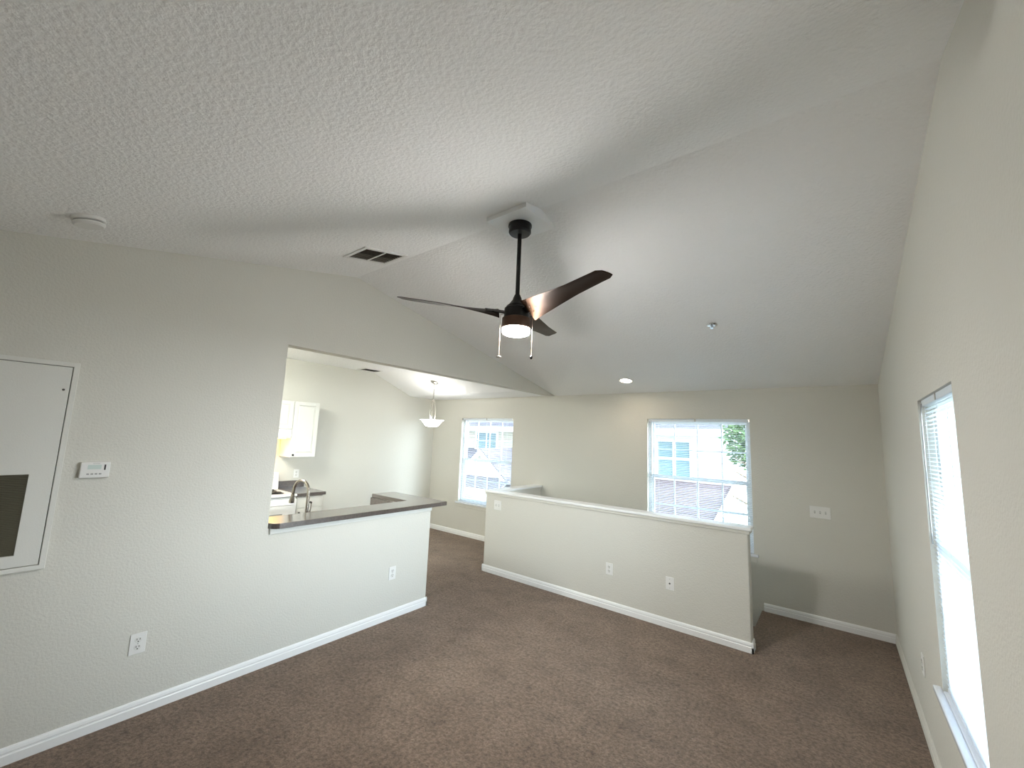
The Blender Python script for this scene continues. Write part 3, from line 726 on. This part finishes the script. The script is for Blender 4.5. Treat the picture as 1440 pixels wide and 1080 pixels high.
th0, z0b, dzb, RT, cT, cR, fT, fR = math.radians(-15.5), 2.519, .0838, .722, .095, .155, math.radians(-9.5), math.radians(-38)
for k in range(3):
    th = th0 + k*2*PI/3
    rv = Vector((math.cos(th), math.sin(th), 0)); tv = Vector((-math.sin(th), math.cos(th), 0)); zv = Vector((0, 0, 1))
    mb = MB(); secs = []
    NU, NS = 26, 8
    u0 = .112
    for i in range(NU+1):
        q = i/NU; U = u0 + (RT-u0)*q
        c_ = cR + (cT-cR)*(q**.85); f = fR + (fT-fR)*min(1, q/.6)**.8
        if q > .965: c_ *= math.sqrt(max(.15, 1-((q-.965)/.035)**2*.5))
        av = tv*math.cos(f) + zv*math.sin(f); nv = rv.cross(av).normalized()
        base = Vector((FX, FY, z0b)) + rv*U + zv*dzb*U
        if i == 0: base = base
        row_t, row_b = [], []
        for j in range(NS+1):
            s_ = -1 + 2*j/NS
            camber = .10*c_*(1-s_*s_)*.35
            th_ = .0038*math.sqrt(max(0.05, 1-s_**4))
            shift = rv*(0.012*s_ if q > .9 else 0)*((q-.9)/.1 if q > .9 else 0)
            p_ = base + av*(s_*c_/2) + nv*camber + shift
            row_t.append(mb.bm.verts.new(p_+nv*th_)); row_b.append(mb.bm.verts.new(p_-nv*th_))
        secs.append(row_t + row_b[::-1])
    L = len(secs[0])
    for a, bb in zip(secs, secs[1:]):
        for j in range(L): mb.bm.faces.new((a[j], a[(j+1)%L], bb[(j+1)%L], bb[j]))
    mb.bm.faces.new(secs[0][::-1]); mb.bm.faces.new(secs[-1])
    bl = mb.build('fan_blade', BRONZE, r, smooth=True, angle=50)
    # bracket from the motor to the blade root, on the upper face, with screws
    f = fR*.9; av = tv*math.cos(f) + zv*math.sin(f); nv = rv.cross(av).normalized()
    b0 = Vector((FX, FY, z0b)) + rv*.070 + zv*(.02); b1 = Vector((FX, FY, z0b)) + rv*.20 + zv*(dzb*.20) + nv*.010
    mb = MB(); w0, w1 = .022, .030
    mb.quadbox([b0-av*w0-nv*.004, b0+av*w0-nv*.004, b1+av*w1-nv*.003, b1-av*w1-nv*.003, b0-av*w0+nv*.004, b0+av*w0+nv*.004, b1+av*w1+nv*.003, b1-av*w1+nv*.003])
    mb.build('blade_bracket', BLACK, bl, bevel=.002)
    for uu, ss in ((.15, -.018), (.15, .018), (.19, 0)):
        pc = Vector((FX, FY, z0b)) + rv*uu + zv*dzb*uu + av*ss
        MB().lathe([(.006, 0), (.006, .004), (0, .005)], pc+nv*.012, 10, nv).build('screw', BLACK, bl)
        MB().lathe([(.004, 0), (.004, .002), (0, .003)], pc-nv*.004+nv*.004*0, 10, -nv).build('rivet', DARK, bl)
for (dx, dy, zt, zb_, kind) in ((-.0785, -.063, 2.53, 2.262, 0), (.080, .060, 2.53, 2.272, 1)):
    px, py = FX+dx, FY+dy
    mb = MB(); zz = zt-.02
    mb.tube([(FX+dx*.75, FY+dy*.75, zt), (px, py, zt-.006), (px, py, zt-.02)], .0018, 6)
    mb.cyl((px, py, zt-.02), (px, py, zb_), .0012, seg=6)
    pc = mb.build('pull_chain', CHAIN, r, smooth=True)
    if kind == 0: MB().lathe([(0, .010), (.004, .008), (.016, .003), (.017, -.003), (.010, -.006), (0, -.007)], (px, py, zb_-.008), 20).build('fob', NICKEL, pc, smooth=True)
    else: MB().lathe([(0, .014), (.004, .010), (.0095, .002), (.0085, -.008), (.004, -.013), (0, -.014)], (px, py, zb_-.012), 16).build('fob', BLACK, pc, smooth=True)

# ------------------------------------------------------------------ pendant in the dining corner
PX, PY_ = -1.690, 4.462
def kz(y): return 2.78 if y < 4.04 else 2.78 - (2.78-2.455)/(4.86-4.04)*(y-4.04)
pn = Vector((0, -.3963, -1)).normalized()
c0 = Vector((PX, PY_, kz(PY_)))
r = thing('pendant_lamp', 'nickel chain pendant lamp with white glass bowl in the dining corner', 'pendant lamp', c0)
MB().lathe([(.066, .0005), (.066, .006), (.058, .016), (.030, .026), (.012, .030), (0, .030)], c0, 32, pn).build('canopy', NICKEL, r, smooth=True)
mb = MB(); zt = c0.z - .026; zl = zt
kk = 0
while zl > 2.345:
    pts = []
    for i in range(12):
        a = 2*PI*i/12; u = .0085*math.cos(a); v = .019*math.sin(a)
        pts.append((PX+u, PY_, zl-.016+v) if kk % 2 else (PX, PY_+u, zl-.016+v))
    mb.tube(pts, .0022, 6, closed=True); zl -= .030; kk += 1
mb.build('chain', NICKEL, r, smooth=True)
MB().tube([(PX+.004, PY_, zt), (PX+.006, PY_+.005, 2.45), (PX-.004, PY_+.004, 2.38), (PX, PY_, 2.32)], .003, 6).build('cord', PLASTIC, r, smooth=True)
MB().lathe([(0, .028), (.006, .026), (.008, .012), (.014, .004), (.026, -.022), (.028, -.030), (.012, -.034), (0, -.034)], (PX, PY_, 2.318), 24).build('hub', NICKEL, r, smooth=True)
for k in range(3):
    a = 2*PI*k/3 + .5
    pts = [(PX+math.cos(a)*q, PY_+math.sin(a)*q, z) for q, z in ((.014, 2.295), (.018, 2.27), (.034, 2.22), (.048, 2.16), (.053, 2.10), (.048, 2.04), (.036, 1.99), (.030, 1.955))]
    MB().tube(pts, .0048, 8).build('arm', NICKEL, r, smooth=True)
MB().lathe([(.190, 0), (.193, .003), (.186, .002), (.168, -.010), (.140, -.045), (.105, -.088), (.078, -.104), (.02, -.108), (.02, -.104), (.075, -.098), (.10, -.084), (.133, -.042), (.160, -.009), (.190, 0)], (PX, PY_, 1.992), 48, cap=False).build('glass_bowl', GLOW_BOWL, r, smooth=True)
MB().lathe([(0, -.128), (.006, -.126), (.008, -.119), (.022, -.112), (.022, -.102), (.010, -.040), (.034, -.038), (.034, -.030), (0, -.028)], (PX, PY_, 1.992), 20).build('finial', NICKEL, r, smooth=True)
ld = bpy.data.lights.new('pendant_bulb', 'POINT'); ld.energy = 4; ld.color = (1.0, .96, .90); ld.shadow_soft_size = .05
lo = bpy.data.objects.new('pendant_bulb', ld); C.objects.link(lo); lo.location = (PX, PY_, 2.03)

# ------------------------------------------------------------------ outdoors
GZ = -2.9
struct(MB().box(-60, 40, YB+.16, 70, GZ-.2, GZ).box(XR+.16, 40, -30, YB+.16, GZ-.2, GZ).build('ground', BOUNCE_GROUND), 'ground outside the windows, made pale paving to bounce light indoors', 'ground')
def roof_slab(mb, x0, x1, y0, z0, y1, z1, t=.12):
    mb.quadbox([(x0, y0, z0-t), (x1, y0, z0-t), (x1, y1, z1-t), (x0, y1, z1-t), (x0, y0, z0), (x1, y0, z0), (x1, y1, z1), (x0, y1, z1)])
def house_window(root, x0, x1, y, z0, z1, bars=1):
    f = MB()
    f.box(x0-.1, x0, y-.06, y-.001, z0-.1, z1+.1); f.box(x1, x1+.1, y-.06, y-.001, z0-.1, z1+.1); f.box(x0, x1, y-.06, y-.001, z0-.1, z0); f.box(x0, x1, y-.06, y-.001, z1, z1+.1)
    for k in range(bars):
        c_ = x0 + (x1-x0)*(k+1)/(bars+1); f.box(c_-.03, c_+.03, y-.05, y-.03, z0, z1)
    f.box(x0, x1, y-.055, y-.028, (z0+z1)/2-.04, (z0+z1)/2+.04)
    o = f.build('window_frame', FASCIA, root)
    MB().box(x0, x1, y-.025, y-.002, z0, z1).build('pane', OUTGLASS, o)
# gabled house seen through the dining window
r = thing('neighbour_house', 'cream house with gabled porch roof seen through the dining window', 'house', (-10, 15, GZ))
MB().box(-18, -5.2, 14.0, 22, GZ+.001, 2.1).build('wall', SIDING, r)
mb = MB(); roof_slab(mb, -18.5, -4.8, 13.45, 2.19, 18, 4.3, .10); roof_slab(mb, -18.5, -4.8, 22.5, 2.19, 18.0, 4.3, .10); mb.build('roof', SHINGLE, r)
MB().box(-18.5, -4.8, 13.36, 13.45, 2.0, 2.2).build('fascia', FASCIA, r)
house_window(r, -9.45, -8.3, 14.0, .45, 1.92, 1)
house_window(r, -13.6, -12.2, 14.0, .45, 1.92, 1)
# porch: lower roof, gable, skirt, posts
mb = MB(); roof_slab(mb, -12.5, -5.2, 12.2, -.05, 13.999, 1.22, .08); mb.build('porch_roof', SHINGLE, r)
gy = 11.95
ax, az, hw, ez = -7.0, .0, 0, 0
AP = (-7.32, 1.24); EL = (-8.63, .16); ER = (-6.0, .16)
mb = MB().prism([(EL[0]+.12, .12), (ER[0]-.12, .12), (AP[0], AP[1]-.16)], 'y', gy+.02, gy+1.9); mb.build('gable_wall', SIDING, r)
mb = MB()
for P0 in (EL, ER):
    dx = .18 if P0 is EL else -.18
    mb.prism([(P0[0]-dx*.6, P0[1]-.08), (P0[0]+dx*.4, P0[1]-.08), (AP[0], AP[1]-.16), (AP[0], AP[1]+.02)] if P0 is EL else [(P0[0]-dx*.6, P0[1]-.08), (AP[0], AP[1]+.02), (AP[0], AP[1]-.16), (P0[0]+dx*.4, P0[1]-.08)], 'y', gy-.12, gy+.015)
mb.build('gable_rake', FASCIA, r)
mb = MB()
for P0 in (EL, ER):
    s_ = 1 if P0 is ER else -1
    mb.quadbox([(AP[0], gy-.1, AP[1]+.025), (P0[0]+s_*.12, gy-.1, P0[1]-.075), (P0[0]+s_*.12, gy+2.0, P0[1]-.075), (AP[0], gy+2.0, AP[1]+.025), (AP[0], gy-.1, AP[1]+.085), (P0[0]+s_*.12, gy-.1, P0[1]-.01), (P0[0]+s_*.12, gy+2.0, P0[1]-.01), (AP[0], gy+2.0, AP[1]+.085)])
mb.build('gable_roof', SHINGLE, r)
mb = MB(); roof_slab(mb, -8.75, -5.88, gy-.75, -.12, gy+.018, .26, .07); mb.build('skirt_roof', SHINGLE, r)
MB().box(-8.8, -5.83, gy-.84, gy-.75, -.34, -.10).build('gutter', FASCIA, r)
MB().box(-12.5, -5.2, 12.1, 12.2, -.30, -.05).build('porch_fascia', FASCIA, r)
MB().box(-12.4, -8.10, 12.45, 13.999, GZ+.001, -.2).build('porch_wall', SIDING, r)
for x in (-8.15, -6.1): MB().box(x-.1, x+.1, gy-.7, gy-.5, GZ+.001, -.19).build('porch_post', FASCIA, r)
# second house through the stair window
r = thing('neighbour_house', 'white house with mauve lower roof seen through the stairs window', 'house', (-1.5, 17, GZ))
MB().box(-5.0, .95, 16.0, 22, GZ+.001, 2.12).build('wall', FASCIA, r)
mb = MB(); roof_slab(mb, -5.05, 1.3, 15.5, 2.3, 18.5, 2.62, .10); mb.build('roof', SHINGLE, r)
MB().box(-5.05, 1.3, 15.4, 15.5, 2.08, 2.32).build('fascia', FASCIA, r)
house_window(r, -1.9, -.75, 16.0, .6, 1.85, 1)
mb = MB(); roof_slab(mb, -5.0, .62, 13.0, -.42, 15.998, .42, .08)
o = mb.build('lower_roof', SHINGLE_RED, r)
MB().quadbox([(.62, 13.0, -.55), (.70, 13.0, -.55), (.70, 15.998, .30), (.62, 15.998, .30), (.62, 13.0, -.38), (.70, 13.0, -.38), (.70, 15.998, .46), (.62, 15.998, .46)]).build('rake_board', FASCIA, r)
MB().box(-5.0, .70, 12.9, 13.0, -.66, -.40).build('lower_fascia', FASCIA, r)
MB().box(-4.9, .5, 13.4, 15.998, GZ+.001, -.5).build('lower_wall', SIDING, r)
# tree
def tree(label, x, y, h, cr, nleaf, seed):
    rd = random.Random(seed)
    rt = thing('tree', label, 'tree', (x, y, GZ), 'trees outside')
    mb = MB(); mb.tube([(x, y, GZ), (x+.05, y, GZ+h*.3), (x-.05, y+.05, GZ+h*.55), (x+.1, y, GZ+h*.8)], [.16, .13, .10, .04], 10)
    for k in range(7):
        a = rd.random()*6.28; zb = GZ+h*(.4+.05*k); L = cr*.8
        mb.tube([(x, y, zb), (x+math.cos(a)*L*.5, y+math.sin(a)*L*.5, zb+.4), (x+math.cos(a)*L, y+math.sin(a)*L, zb+.6)], [.05, .03, .01], 6)
    mb.build('trunk', BARK, rt, smooth=True)
    mb = MB()
    for k in range(nleaf):
        v = Vector((rd.gauss(0, 1), rd.gauss(0, 1), rd.gauss(0, .75))); v = v.normalized()*cr*rd.random()**.4
        cpt = Vector((x, y, GZ+h*.78)) + v
        a = Vector((rd.uniform(-1, 1), rd.uniform(-1, 1), rd.uniform(-.6, .6))).normalized()*rd.uniform(.07, .14); b_ = a.orthogonal().normalized()*rd.uniform(.03, .05)
        vs = [mb.bm.verts.new(q) for q in (cpt-a, cpt+b_, cpt+a, cpt-b_)]; mb.bm.faces.new(vs)
    mb.build('foliage', LEAF, rt)
tree('bright green leafy tree beside the white house with a mauve roof', 2.0, 12.2, 6.3, .95, 1500, 3)
tree('far green tree standing behind the white house', 4.2, 21, 6.5, 2.4, 3000, 5)
